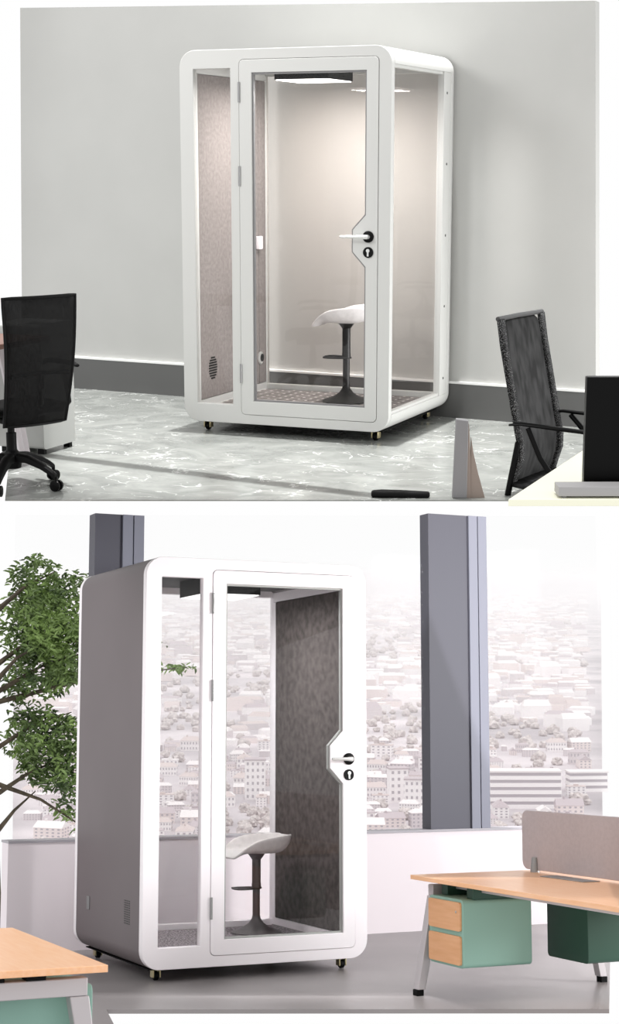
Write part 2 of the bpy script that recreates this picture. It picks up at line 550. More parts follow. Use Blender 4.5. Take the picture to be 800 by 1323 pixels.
def make_stool(label, loc, zs, metal, rz=0.0):
    """zs lifts the gas spring; seat has a low curled front at -x and a raised back at +x"""
    t = thing('bar_stool', label, 'stool', loc, rz)
    prof = [(-.190, .565, .572, .115), (-.165, .585, .602, .143), (-.12, .602, .645, .166), (-.06, .601, .678, .180), (0, .599, .692, .185), (.06, .599, .698, .182),
            (.115, .602, .702, .170), (.150, .630, .703, .148), (.176, .668, .703, .112), (.188, .698, .702, .075)]
    zb = .50 + zs
    rows = []
    for x, za, zr, hw in prof:
        row = []
        for k in range(13):
            u = k / 6 - 1
            row.append(V((x, math.sin(u * 1.35) / math.sin(1.35) * hw, zs - .125 - CH + .065 + za + (zr - za) * abs(u) ** 5)))
        rows.append(row)
    s = MB().grid(rows).build('seat', 'stool_seat', t, solid=.016, sub=2, smooth=180)
    MB().lathe([(.028, zb - .070), (.05, zb - .040), (.055, zb - .026)], 24).build('seat_plate', metal, t)
    MB().lathe([(.026, .27 + zs * .5), (.026, zb - .06)], 24).lathe([(.028, .262 + zs * .5), (.028, .29 + zs * .5)], 24).build('column', metal, t)
    MB().lathe([(.022, .05), (.022, .30)], 24).build('gas_spring', metal, t)
    zf = .262 + zs * .5
    pts = [(-.02, .045, zf), (-.10, .06, zf), (-.135, .05, zf), (-.145, .0, zf), (-.135, -.05, zf), (-.10, -.06, zf), (-.02, -.045, zf), (.03, 0, zf)]
    MB().tube(pts, .0065, 10, closed=True).build('footrest', metal, t)
    MB().lathe([(.150, 0), (.152, .006), (.13, .016), (.08, .034), (.045, .058), (.026, .085), (.024, .10)], 40).build('base', metal, t)
    return t

# ================================================================ ROOM A : marble floor, grey wall
ROOM = ROOM_A
floor = MB().prism([(-2.85, 1.54), (-.50, -2.28), (2.21, -1.16), (2.32, -1.11), (2.53, -2.0), (2.79, -3.0), (3.03, -4.35), (3.95, -4.2), (3.95, -1.0), (2.32, -1.0), (2.18, -.90), (1.66, 1.14)], -.006, 0).build('floor', 'marble', smooth=0)
struct(floor)
def wy(x): return 1.235 - .105 * x
ang = math.atan(-.072)
def wall_strip(name, m, xl0, xl1, xr0, xr1, z0, z1, d0, d1):
    """a strip of the back wall between z0 and z1; ends run from (xl0 at z0) to (xl1 at z1)"""
    mb = MB()
    p = []
    for d in (d0, d1):
        for x, z in ((xl0, z0), (xr0, z0), (xr1, z1), (xl1, z1)):
            p.append(V((x, wy(x) + d, z)))
    mb._q(p, ((0, 1, 2, 3), (7, 6, 5, 4), (0, 4, 5, 1), (1, 5, 6, 2), (2, 6, 7, 3), (3, 7, 4, 0)))
    return struct(mb.build(name, m, smooth=0))
wa = wall_strip('wall_back', 'wall_a', -2.80, -2.70, 1.655, 1.56, 0, 2.66, 0, .10)
# the top of the wall follows the cut of the room: slightly lower to the right
for v in wa.data.vertices:
    if v.co.z > 1: v.co.z = 2.70 - (v.co.x + 2.7) * .033
wall_strip('baseboard_back', 'base_a', -2.80, -2.80, 1.655, 1.655, 0, .222, -.014, -.0005)
wall_strip('trim_1', 'base_lip', -2.80, -2.80, 1.655, 1.655, .222, .236, -.02, -.0005)

struct(MB().box((-1.07, -.05, 3.0), (1.07, .05, 3.03), Matrix.Translation((.06, -1.02, 0)) @ Matrix.Rotation(R(-10.3), 4, 'Z')).build('trim_7', 'base_lip', smooth=0))  # added rail above the view, there only to cast the floor streak
make_booth('A', 'white office phone booth with a glass right side standing against the grey wall')
make_stool('bar stool with pale seat and black stem inside the booth on the marble floor', (.127, .70, CH + .0682), .035, 'stool_metal')

# ---- left: cabinet, desk and mesh office chair
t = thing('side_cabinet', 'pale grey cabinet at the left behind the black mesh office chair', 'cabinet', (-1.15, -.93, 0))
MB().prism([(x, z) for x, z in rrect(-.172, .172, .03, .735, .02, 4)], -.153, .153, Matrix(((0, 0, 1, 0), (1, 0, 0, 0), (0, 1, 0, 0), (0, 0, 0, 1)))).build('body', 'cabinet', t)
for x in (-.12, .12):
    for y in (-.14, .14):
        MB().box((x - .02, y - .015, 0), (x + .02, y + .015, .0298)).build('foot', 'black', t)

t = thing('desk', 'dark brown wooden desk seen through the mesh back of the office chair', 'desk', (-1.55, -1.48, 0))
MB().box((-.65, -.29, .662), (.68, .27, .69)).build('tabletop', 'wood_dark', t, bevel=.003)
for x0, x1, y in ((.46, .53, .19), (.46, .53, .245), (-.56, -.62, .19), (-.56, -.62, -.22)):
    MB().tube([(x0 - .06, y, .66), (x1, y, 0)], [.026, .02], 4, flat=.7).build('leg', 'leg_grey', t, smooth=0)
MB().box((-.6, .17, .615), (.44, .23, .6618)).build('cross_beam', 'leg_grey', t)

def office_chair(label, loc, yaw):
    t = thing('office_chair', label, 'office chair', loc, yaw)
    # star base
    MB().lathe([(.045, .10), (.05, .13), (.045, .17), (.03, .19)], 24).build('hub', 'black', t)
    for k in range(5):
        a = R(-2 + 72 * k) - yaw
        d = V((math.cos(a), math.sin(a), 0)); s = V((-d.y, d.x, 0))
        mb = MB()
        rows = []
        for r_, z_, hw, ht in ((.03, .155, .032, .028), (.10, .150, .028, .026), (.18, .122, .023, .022), (.235, .092, .019, .019), (.262, .072, .016, .018)):
            c = d * r_ + V((0, 0, z_))
            rows.append([c + s * hw * x_ + V((0, 0, ht * y_)) for x_, y_ in ((-1, -.6), (1, -.6), (.85, .5), (.4, .8), (-.4, .8), (-.85, .5), (-1, -.6))])
        mb.grid(rows)
        mb._q(rows[0][:6], ((0, 1, 2, 3, 4, 5),)); mb._q(rows[-1][:6], ((5, 4, 3, 2, 1, 0),))
        bmesh.ops.remove_doubles(mb.bm, verts=mb.bm.verts[:], dist=1e-5)
        leg = mb.build('leg', 'black', t)
        c = MB()
        pc = d * .262
        c.tube([(pc.x, pc.y, .072), (pc.x, pc.y, .045)], .009, 10)
        for q in (-1, 1):
            m = Matrix.Translation(pc + s * q * .015 + V((0, 0, .028))) @ Matrix.Rotation(a, 4, 'Z') @ Matrix.Rotation(R(90), 4, 'X')
            c.lathe([(.018, -.009), (.028, -.006), (.028, .006), (.018, .009)], 18, m)
        c.build('caster', 'black_gloss', leg)
    MB().lathe([(.026, .18), (.026, .28), (.018, .281), (.018, .36)], 20).build('gas_spring', 'black', t)
    MB().box((-.12, -.14, .345), (.12, .12, .375)).build('mechanism', 'black_soft', t, bevel=.01)
    rows = []
    for j in range(8):
        y = -.19 + j * .056
        rows.append([V((x * .22, y, .405 - (.03 if j == 7 else 0) + .012 * abs(x))) for x in (-1, -.8, -.4, 0, .4, .8, 1)])
    MB().grid(rows).build('seat', 'black_soft', t, solid=.05, sub=2, smooth=180)
    # mesh back
    def bp(u, v):
        z = .35 + .63 * v
        hw = .183 + .03 * v
        y = -.215 - .07 * v - .05 * math.sin(v * math.pi) * .5 + .03 * (1 - u * u)* -1
        return V((u * hw, y, z))
    rows = [[bp(-1 + k / 5, j / 12) for k in range(11)] for j in range(13)]
    MB().grid(rows).build('backrest', 'mesh', t, solid=.008, smooth=180)
    edge = [bp(-1, j / 12) for j in range(13)] + [bp(-1 + k / 5, 1) for k in range(1, 11)] + [bp(1, 1 - j / 12) for j in range(1, 13)] + [bp(1 - k / 5, 0) for k in range(1, 10)]
    MB().tube(edge, .008, 8, closed=True).build('back_frame', 'black', t)
    MB().tube([(0, -.06, .36), (0, -.19, .37), (0, -.262, .46), (0, -.285, .62)], [.022, .024, .02, .014], 10).build('back_bracket', 'black', t)
    MB().tube([(-.17, -.268, .60), (0, -.288, .61), (.17, -.268, .60)], .012, 8).build('lumbar_bar', 'black_soft', t)
    for s in (-1, 1):
        x = s * .285
        MB().tube([(x * .8, -.02, .375), (x, -.06, .38), (x * 1.02, -.10, .42), (x, -.09, .52), (x, -.05, .60)], .013, 10).build('arm_support', 'black', t)
        MB().tube([(x, -.19, .612), (x, -.15, .62), (x, -.02, .625), (x, .08, .618), (x, .11, .600)], [.013, .02, .022, .02, .012], 10, flat=.6).build('armrest', 'black_soft', t)
    return t
office_chair('black mesh swivel office chair with castors at the left of the marble floor', (-.646, -1.978, 0), math.atan2(.92, .4))

# ---- right: sling chair, cream desk, monitor, divider
def sling_chair(label, loc, yaw):
    t = thing('sling_chair', label, 'chair', loc, yaw)
    prof = [(-.105, .865), (-.085, .74), (-.055, .60), (-.025, .46), (.0, .34), (.02, .255), (.02, .18), (.0, .12), (-.02, .05)]
    hw = .262
    rows = []
    for y, z in prof:
        rows.append([V((u * (hw - .045), y - .012 * (1 - u * u), z)) for u in (-1, -.6, -.2, .2, .6, 1)])
    MB().grid(rows).build('backrest', 'mesh_lounge', t, solid=.014, sub=1, smooth=180)
    for s in (-1, 1):
        e = [[V((s * (hw - .046 + .046 * u), y + .004, z)) for u in (0, 1)] for y, z in prof]
        MB().grid(e).build('net_border', 'net_edge', t, solid=.022, smooth=180)
    MB().tube([(-hw, -.106, .868), (0, -.118, .868), (hw, -.106, .868)], .012, 8).build('top_rail', 'rail_grey', t)
    rows = [[V((u * hw, y, z)) for u in (-1, 0, 1)] for y, z in ((-.015, .055), (.10, .042), (.25, .04), (.40, .05), (.44, .045))]
    MB().grid(rows).build('seat', 'mesh_lounge', t, solid=.02, smooth=180)
    for s in (-1, 1):
        x = s * hw
        MB().tube([(x, .02, .27), (x, -.03, 0)], .019, 10, flat=.8).build('leg', 'black_gloss', t)
        MB().tube([(x, .07, .345), (x, .42, 0)] if s < 0 else [(x, .07, .345), (x, .14, .2), (x, .30, 0)], .014, 10).build('leg', 'black_gloss', t)
        MB().tube([(x, -.03, .352), (x, .03, .362), (x, .20, .355), (x, .38, .348), (x, .42, .335)], [.010, .016, .018, .018, .012], 12, flat=.6).build('armrest', 'black_gloss', t)
    return t
sling_chair('high-backed charcoal sling chair with black arms behind the cream desk', (1.812, -.966, 0), R(-99.2))

t = thing('desk', 'cream desk at the lower right under the black monitor', 'desk', (3.1, -3.4, 0))
ox, oy = 3.1, -3.4
MB().prism([(2.584 - ox, -4.217 - oy), (2.898 - ox, -4.085 - oy), (3.75 - ox, -3.73 - oy), (3.75 - ox, -2.55 - oy), (2.584 - ox, -2.55 - oy)], .578, .60).build('tabletop', 'cream', t, bevel=.002)
for x, y in ((2.82, -2.75), (3.68, -2.65), (3.08, -3.92), (3.68, -3.70)):
    MB().box((x - ox - .02, y - oy - .02, 0), (x - ox + .02, y - oy + .02, .5778)).build('leg', 'leg_grey', t, bevel=.003)

t = thing('monitor', 'black computer monitor seen from behind on the cream desk', 'monitor', (2.86, -3.93, .6), R(23))
MB().box((-.112, -.018, .004), (.30, .02, .36)).build('screen', 'black_gloss', t, bevel=.004)
MB().box((.06, -.04, .0), (.13, -.0182, .2)).build('stand', 'black', t, bevel=.004)
t = thing('laptop_riser', 'flat pale grey riser in front of the black monitor on the cream desk', 'riser', (2.80, -4.062, .6), R(23))
MB().box((-.103, -.045, .006), (.30, .042, .036)).build('top_board', 'grey_lt', t, bevel=.002)
for x in (-.09, .28):
    MB().box((x, -.04, 0), (x + .012, .04, .0058)).build('runner', 'grey', t)

t = thing('floor_divider', 'small grey wedge-shaped divider standing at the front edge of the marble floor', 'divider', (1.512, -1.40, 0), R(22.7))
XZ = Matrix(((1, 0, 0, 0), (0, 0, 1, 0), (0, 1, 0, 0), (0, 0, 0, 1)))
MB().prism([(0, 0), (.070, 0), (.071, .385), (.012, .392)], 0, .05, XZ).build('post', 'grey', t, bevel=.003)
MB().prism([(.0705, 0), (.088, 0), (.086, .20), (.075, .36), (.0715, .38)], .006, .045, XZ).build('inner_strip', 'warm', t)
MB().prism([(.0885, 0), (.160, 0), (.125, .12), (.100, .22), (.0865, .30)], .010, .042, XZ).build('fin', 'warm', t)

t = tag(MB().prism([(0, -.035), (.05, -.045), (.29, -.04), (.29, .0), (.16, .03), (.05, .045), (.0, .02)], 0, .03).build('cut_chair_top', 'black_soft', bevel=.012), 'cut-off top of a black chair set on the marble floor left of the grey divider', 'chair top')  # stand-in for the cut-off top of a black chair
place(t, (1.125, -1.51, 0), R(20))

# ================================================================ ROOM B : grey floor, window wall, city
ROOM = ROOM_B
YW = 1.485
struct(MB().prism([(-1.02, YW), (-1.50, -.50), (-2.02, -2.3), (-4.2, -2.3), (-4.2, -3.9), (-1.86, -3.9), (-1.09, -.70), (1.09, -1.71), (3.36, YW)], -.02, 0).build('floor', 'floor_b', smooth=0))
struct(MB().box((-1.0, YW, 0), (3.36, YW + .14, .650)).build('wall_back', 'wall_b', smooth=0))
struct(MB().box((-1.0, YW - .008, .6502), (3.36, YW + .16, .665)).build('trim_2', 'sill', smooth=0))
def ztop(x): return 2.70 + (x + .16) * .0545
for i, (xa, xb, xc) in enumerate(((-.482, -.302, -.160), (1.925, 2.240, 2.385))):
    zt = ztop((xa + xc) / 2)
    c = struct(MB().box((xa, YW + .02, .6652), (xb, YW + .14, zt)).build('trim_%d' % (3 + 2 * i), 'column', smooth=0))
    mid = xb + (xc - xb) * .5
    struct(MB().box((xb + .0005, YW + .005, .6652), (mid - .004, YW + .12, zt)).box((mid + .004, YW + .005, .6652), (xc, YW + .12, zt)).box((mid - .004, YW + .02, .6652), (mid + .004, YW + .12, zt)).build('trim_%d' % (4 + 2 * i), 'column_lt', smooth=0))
for i, (xa, xb) in enumerate(((-.985, -.483), (-.159, 1.924), (2.386, 3.35))):
    mb = MB()
    p = [V((x, y, z)) for y in (YW + .06, YW + .068) for x, z in ((xa, .6652), (xb, .6652), (xb, ztop(xb)), (xa, ztop(xa)))]
    mb._q(p, ((0, 1, 2, 3), (7, 6, 5, 4), (0, 4, 5, 1), (1, 5, 6, 2), (2, 6, 7, 3), (3, 7, 4, 0)))
    struct(mb.build('window_%d' % (i + 1), 'window_glass', smooth=0))

make_booth('B', 'white office phone booth with shade coloured into its shell standing before the city windows')
make_stool('white shell bar stool inside the solid-sided booth by the windows', (.329, .79, CH + .0682), 0.0, 'stool_metal_b')

def pedestal(t, x0, x1, y0, y1, z0, z1, body, front, side):
    """hanging drawer unit: wrap-around shell, drawers on the x-side given by side"""
    sh = MB()
    prof = rrect(y0, y1, z0, z1, .022, 5)
    m = Matrix(((0, 0, 1, 0), (1, 0, 0, 0), (0, 1, 0, 0), (0, 0, 0, 1)))
    sh.prism(prof, x0, x1, m)
    ped = sh.build('pedestal', body, t, bevel=.003)
    zm = (z0 + z1) / 2
    xa = x0 if side < 0 else x1
    for za, zb in ((z0 + .014, zm - .012), (zm + .012, z1 - .014)):
        xs = sorted((xa + side * .0005, xa + side * .012))
        d = MB().prism(rrect(y0 + .012, y1 - .012, za, zb, .012, 4), xs[0], xs[1], m).build('drawer', front, ped)
    MB().lathe([(.006, 0), (.006, .003)], 12, Matrix.Translation((xa + side * .0122, y0 + .045, z1 - .06)) @ Matrix.Rotation(R(90 * side), 4, 'Y')).build('drawer_lock', 'chrome', ped)
    return ped

def leg_frame(t, y, xl, xr, lean, zt, rz=.026):
    """trapezoid end frame: top beam and two splayed legs with black feet"""
    MB().box((xl + lean - .03, y - rz, zt - .055), (xr - lean + .03, y + rz, zt)).build('end_beam', 'leg_grey', t, bevel=.004)
    for xf, s in ((xl, 1), (xr, -1)):
        mb = MB()
        def q(z):
            k = z / (zt - .03)
            xc = xf + s * lean * k
            h = .020 + .012 * k
            return [V((xc - h, y - rz, z)), V((xc + h, y - rz, z)), V((xc + h, y + rz, z)), V((xc - h, y + rz, z))]
        p = q(.03) + q(zt - .0555)
        mb._q(p, ((3, 2, 1, 0), (4, 5, 6, 7), (0, 1, 5, 4), (1, 2, 6, 5), (2, 3, 7, 6), (3, 0, 4, 7)))
        lg = mb.build('leg', 'leg_grey', t, bevel=.004)
        MB().box((xf - .02, y - rz + .003, 0), (xf + .02, y + rz - .003, .0298)).build('foot_cap', 'black_soft', lg, bevel=.003)

# ---- bench desk on the right
t = thing('bench_desk', 'wooden bench desk at the right with a taupe screen and green drawer units', 'desk', (0, 0, 0))
zt = .592
MB().box((.456, -2.9, zt - .022), (1.80, -.90, zt)).build('tabletop', 'wood_top', t, bevel=.002)
leg_frame(t, -.955, .467, 1.578, .105, .545)
MB().box((.62, -2.5, .53), (.66, -1.0, .565)).box((1.50, -2.5, .53), (1.54, -1.0, .565)).build('side_beam', 'leg_grey', t, bevel=.003)
for y in (-1.05, -1.30):
    MB().box((.57, y - .03, .5005), (.90, y + .03, .5695)).build('hanger', 'green', t, bevel=.003)
    MB().box((1.12, y - .23, .497), (1.55, y - .17, .5695)).build('hanger', 'green', t, bevel=.003)
pedestal(t, .512, .905, -1.33, -.995, .172, .50, 'mint', 'wood', -1)
pedestal(t, 1.08, 1.55, -1.56, -1.20, .19, .497, 'green', 'wood', 1)
leg_frame(t, -2.75, .467, 1.578, .105, .545)
MB().box((.72, -1.95, .528), (1.3, -1.87, .5695)).build('cross_beam', 'leg_grey', t, bevel=.003)
m = Matrix(((0, 0, 1, 0), (1, 0, 0, 0), (0, 1, 0, 0), (0, 0, 0, 1)))
sc = MB().prism(rrect(-2.6, -.905, zt + .010, .905, .045, 6), 1.125, 1.143, m).build('privacy_screen', 'screen', t, bevel=.003)
for y in (-1.03, -2.3):
    mb = MB()
    mb.lathe([(.026, zt), (.026, zt + .004), (.019, zt + .075)], 20, Matrix.Translation((1.124, y, 0)))
    mb.build('screen_clamp', 'steel', sc)
MB().box((.99, -1.66, zt + .0005), (1.09, -1.28, zt + .004)).build('cable_flap', 'steel', t, bevel=.001)

# ---- bench desk at the lower left
t = thing('bench_desk', 'corner of a wooden bench desk at the lower left with a mint drawer unit below', 'desk', (0, 0, 0))
MB().box((-3.4, -3.47, zt - .022), (-2.005, -2.35, zt)).build('tabletop', 'wood_top', t, bevel=.002)
leg_frame(t, -3.40, -3.30, -2.00, .085, .552)
leg_frame(t, -2.45, -3.30, -2.00, .085, .552)
for x in (-2.50, -2.35, -2.22):
    MB().box((x - .03, -3.43, .5525), (x + .03, -3.37, .5695)).build('spacer', 'black_soft', t)
pedestal(t, -2.62, -2.008, -3.33, -2.93, .18, .515, 'mint', 'wood', -1)
MB().box((-2.5, -3.2, .5155), (-2.42, -3.0, .5695)).build('hanger', 'green', t)

# ---- tree outside the left window
ROOM = ROOM_B
struct(MB().prism([(-.5, 5.3), (.7, 5.3), (.7, 6.6), (-.5, 6.6)], -1.9, -1.7).build('ground', 'terrace', smooth=0))
t = thing('tree', 'leafy green tree outside the window at the left', 'tree', (.03, 6.0, -1.7))
O = V((.03, 6.0, -1.7))
tr = MB()
tr.tube([V((0, 0, 0)), V((.03, 0, 1.6)), V((-.02, .02, 3.0)), V((.0, .0, 4.3))], [.12, .10, .07, .03], 10)
tips = [(.55, 5.9, 2.75), (.75, 6.2, 2.3), (.9, 6.0, 2.05), (1.9, 6.1, 1.93), (.7, 5.8, 1.5), (.75, 6.1, 1.1), (.95, 6.0, .45), (.5, 6.2, .8), (.4, 5.7, 2.1)]
for x, y, z in tips:
    e = V((x, y, z)) - O
    s = V((0, 0, e.z - .35 - .1 * rnd.random() if z > .6 else e.z + .45))
    midp = (s + e) / 2 + V((0, rnd.uniform(-.1, .1), .06))
    tr.tube([s, midp, e], [.028, .014, .005], 6)
tr.build('trunk', 'bark', t)
lf = MB()
def leaf(c, L, q):
    w_ = L * .38
    pts = [V((0, 0, 0)), V((L * .3, w_ * .5, .006)), V((L * .7, w_ * .42, .004)), V((L, 0, -.01)), V((L * .7, -w_ * .42, .004)), V((L * .3, -w_ * .5, .006)), V((L * .5, 0, -.006))]
    lf._q([c + q @ p for p in pts], ((0, 6, 2, 1), (6, 3, 2), (0, 5, 4, 6), (6, 4, 3)))
clusters = [  # centre x, y, z, radii x, y, z, leaves
    (.45, 6, 2.30, .50, .7, .36, 4200), (.62, 6, 2.0, .40, .6, .28, 2400), (.40, 6, 1.78, .36, .5, .18, 1000), (.62, 6, 2.60, .26, .4, .18, 420), (.40, 6, 2.72, .24, .4, .18, 420),
    (.50, 6, 1.28, .40, .5, .24, 1700), (.66, 6, 1.02, .34, .5, .22, 1300), (.80, 6, .70, .20, .3, .15, 380), (.92, 6, .47, .10, .2, .08, 70),
    (.36, 6, 1.50, .30, .4, .12, 120), (1.60, 6.05, 2.14, .08, .1, .04, 14), (1.80, 6.1, 1.93, .22, .1, .035, 42), (.84, 6, 2.70, .14, .3, .06, 40),
]
for cx, cy, cz, rx, ry, rz_, n in clusters:
    k = 0
    while k < n:
        p = V((rnd.uniform(-1, 1), rnd.uniform(-1, 1), rnd.uniform(-1, 1)))
        if p.length > 1: continue
        w_ = V((cx + p.x * rx, cy + p.y * ry, cz + p.z * rz_))
        if noise.noise(w_ * 5.0) < -.12 and n > 100: 
            k += 1
            continue
        if w_.x < .20 + .015 * rnd.random(): 
            k += 1
            continue
        q = (Matrix.Rotation(rnd.uniform(0, 6.28), 3, 'Z') @ Matrix.Rotation(rnd.uniform(-.7, .9), 3, 'Y') @ Matrix.Rotation(rnd.uniform(-.9, .9), 3, 'X'))
        leaf(w_ - O, rnd.uniform(.055, .09), q)
        k += 1
lf.build('foliage', 'leaf', t, smooth=0)['kind'] = 'stuff'

# ---- the city far below the windows
ROOM = CITY
HC = 110.0
def edge_l(y): return -.1772 * y
def edge_r(y): return .1750 * y
gm = MB()
rows = []
ys = [640, 800, 1000, 1300, 1700, 2300, 3000, 4000, 5500, 7500, 10000]
for y in ys:
    rows.append([V((edge_l(y) + (edge_r(y) - edge_l(y)) * k / 16, y, -HC - .5 + (6 * noise.noise(V((k * .4, y * .001, 1))) if y > 2200 else 0))) for k in range(17)])
gm.grid(rows)
g = struct(gm.build('ground', 'city_ground', solid=1.0))
# ridge of distant hills
rows = []
for j, (y, hz) in enumerate(((8600, -HC - 2), (9200, -70), (9800, -34), (10300, -26), (10350, -HC - 30))):
    rows.append([V((edge_l(y) + (edge_r(y) - edge_l(y)) * k / 30, y, hz + (14 * noise.noise(V((k * .23, j * .4, 5))) if 0 < j < 4 else 0))) for k in range(31)])
tag(MB().grid(rows).build('distant_hills', 'city_ground'), 'long low hills on the hazy skyline beyond the city', 'hills', kind='stuff')

def house_mesh(i):
    """a block with window bands, a gable, hip or flat roof"""
    r_ = random.Random(100 + i)
    mb = MB()
    L, Wd, Hh = 1.0, r_.uniform(.45, .7), r_.uniform(.38, .6)
    mb.mi = 0
    mb.box((-L / 2, -Wd / 2, 0), (L / 2, Wd / 2, Hh))
    st = i % 4
    mb.mi = 1
    if st == 0:      # flat with parapet and roof hut
        mb.box((-L / 2 - .01, -Wd / 2 - .01, Hh), (L / 2 + .01, Wd / 2 + .01, Hh + .03))
        mb.box((-.12, -.1, Hh + .03), (.12, .1, Hh + .12))
    else:            # pitched
        e, rh = .025, r_.uniform(.12, .22)
        ins = .0 if st == 1 else .18
        p = [V((-L / 2 - e, -Wd / 2 - e, Hh)), V((L / 2 + e, -Wd / 2 - e, Hh)), V((L / 2 + e, Wd / 2 + e, Hh)), V((-L / 2 - e, Wd / 2 + e, Hh)), V((-L / 2 + ins, 0, Hh + rh)), V((L / 2 - ins, 0, Hh + rh))]
        mb._q(p, ((0, 1, 5, 4), (2, 3, 4, 5), (1, 2, 5), (3, 0, 4), (3, 2, 1, 0)))
        mb.box((-.22, -.04, Hh + rh * .5), (-.16, .03, Hh + rh + .07))
    mb.mi = 2
    nf = 2 + i % 3
    for f in range(nf):
        za = Hh * (f + .3) / nf
        zb = Hh * (f + .75) / nf
        nw = 4 + i % 4
        for k in range(nw):
            xa = -L / 2 + L * (k + .28) / nw
            mb.box((xa, -Wd / 2 - .006, za), (xa + L * .42 / nw, -Wd / 2 + .01, zb))
        for k in range(3):
            ya = -Wd / 2 + Wd * (k + .3) / 3
            for sx in (-1, 1):
                mb.box((sx * L / 2 - .006, ya, za), (sx * L / 2 + .006, ya + Wd * .14, zb))
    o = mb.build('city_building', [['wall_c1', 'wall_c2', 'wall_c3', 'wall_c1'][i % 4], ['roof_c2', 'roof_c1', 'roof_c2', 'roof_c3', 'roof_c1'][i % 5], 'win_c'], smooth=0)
    return o
protos = [house_mesh(i) for i in range(12)]
placed = []
def free(x, y, r_):
    for a, b, c in placed:
        if abs(a - x) < (c + r_) and abs(b - y) < (c + r_) * 1.0: return False
    return True
def city_mat(x, y, s, rz, sz=1.0):
    return CITY @ Matrix.Translation((x, y, -HC)) @ Matrix.Rotation(rz, 4, 'Z') @ Matrix.Diagonal((s, s, s * sz, 1))
# landmark blocks that can be told apart
def banded(name, label, x, y, L, Wd, nf, fh, rz=0.0):
    mb = MB()
    for f in range(nf):
        mb.mi = 0
        mb.box((-L / 2, -Wd / 2, f * fh), (L / 2, Wd / 2, f * fh + fh * .55))
        mb.mi = 2
        mb.box((-L / 2 + .3, -Wd / 2 + .3, f * fh + fh * .55), (L / 2 - .3, Wd / 2 - .3, (f + 1) * fh))
    mb.mi = 1
    mb.box((-L / 2 - .2, -Wd / 2 - .2, nf * fh), (L / 2 + .2, Wd / 2 + .2, nf * fh + .8))
    o = mb.build(name, ['wall_c1', 'roof_c2', 'win_c'], smooth=0)
    o.matrix_world = CITY @ Matrix.Translation((x, y, -HC)) @ Matrix.Rotation(rz, 4, 'Z')
    tag(o, label, 'building')
    placed.append((x, y, max(L, Wd) * .55))
def px(x, Y): return (x - 400) / F * Y
banded('office_block', 'long white office block with dark window bands right of the right-hand column', px(676, 800), 800, 34, 12, 5, 3.4)
banded('office_block', 'low banded white block at the right edge of the window', px(756, 860), 860, 20, 10, 3, 3.2, R(6))
def rows_block(label, x, y, L, Wd, nf, fh, nw, rz):
    mb = MB()
    mb.mi = 0
    mb.box((-L / 2, -Wd / 2, 0), (L / 2, Wd / 2, nf * fh))
    mb.mi = 1
    mb.box((-L / 2 - .3, -Wd / 2 - .3, nf * fh), (L / 2 + .3, Wd / 2 + .3, nf * fh + .7))
    mb.mi = 2
    for f in range(nf):
        for k in range(nw):
            xa = -L / 2 + L * (k + .3) / nw
            mb.box((xa, -Wd / 2 - .1, f * fh + 1), (xa + L * .4 / nw, -Wd / 2 + .1, f * fh + 2.4))
    o = mb.build('apartment_block', ['wall_c1', 'roof_c1', 'win_c'], smooth=0)
    o.matrix_world = CITY @ Matrix.Translation((x, y, -HC)) @ Matrix.Rotation(rz, 4, 'Z')
    tag(o, label, 'building')
    placed.append((x, y, max(L, Wd) * .55))
rows_block('white apartment block with rows of windows just left of the right-hand column', px(545, 800), 800, 17, 9, 4, 3.3, 7, R(-5))
rows_block('bright white tower block seen through the glass between booth and column', px(513, 820), 820, 9, 8, 5, 3.2, 3, R(8))
rows_block('pale tower block seen through the booth door above the stool', px(330, 830), 830, 10, 9, 6, 3.2, 4, R(4))
CL = 'small pale house or block among the rooftops of the hazy city'
n_near = 0
tries = 0
first = set()
while n_near < 292 and tries < 60000:
    tries += 1
    y = 685 + 380 * rnd.random() ** 1.2
    x = edge_l(y) + (edge_r(y) - edge_l(y)) * rnd.uniform(.03, .97)
    s = rnd.uniform(6.5, 13)
    if noise.noise(V((x * .02, y * .008, 3))) < -.28: continue
    if not free(x, y, s * .56): continue
    i = rnd.randrange(12)
    mw = city_mat(x, y, s, R(rnd.choice((0, 0, 90, 12, -15))) , rnd.uniform(.8, 1.15))
    if i not in first:
        o = protos[i]; first.add(i)
        o.matrix_world = mw
    else:
        o = protos[i].copy(); C.objects.link(o); o.matrix_world = mw
    tag(o, CL, 'building', 'near houses of the city')
    placed.append((x, y, s * .56))
    n_near += 1
for i in range(12):
    if i not in first: bpy.data.objects.remove(protos[i])
# everything further away in one mesh
def far_bit(mb, x, y, s):
    L, Wd, Hh = s, s * rnd.uniform(.5, .9), s * rnd.uniform(.22, .5)
    m_ = Matrix.Translation((x, y, -HC)) @ Matrix.Rotation(rnd.uniform(-.4, .4), 4, 'Z')
    mb.mi = rnd.choice((0, 0, 1, 2))
    mb.box((-L / 2, -Wd / 2, 0), (L / 2, Wd / 2, Hh), m_)
    mb.mi = rnd.choice((3, 4, 4, 4, 5))
    rh = Hh * rnd.uniform(.1, .5)
    p = [m_ @ V(c) for c in ((-L / 2, -Wd / 2, Hh), (L / 2, -Wd / 2, Hh), (L / 2, Wd / 2, Hh), (-L / 2, Wd / 2, Hh), (-L / 2.4, 0, Hh + rh), (L / 2.4, 0, Hh + rh))]
    mb._q(p, ((0, 1, 5, 4), (2, 3, 4, 5), (1, 2, 5), (3, 0, 4)))
cells = {}
def hfree(x, y, r_):
    ci, cj = int(x // 60), int(y // 60)
    for i in range(ci - 2, ci + 3):
        for j in range(cj - 2, cj + 3):
            for a, b, c in cells.get((i, j), ()):
                if (a - x) ** 2 + (b - y) ** 2 < (c + r_) ** 2: return False
    cells.setdefault((ci, cj), []).append((x, y, r_))
    return True
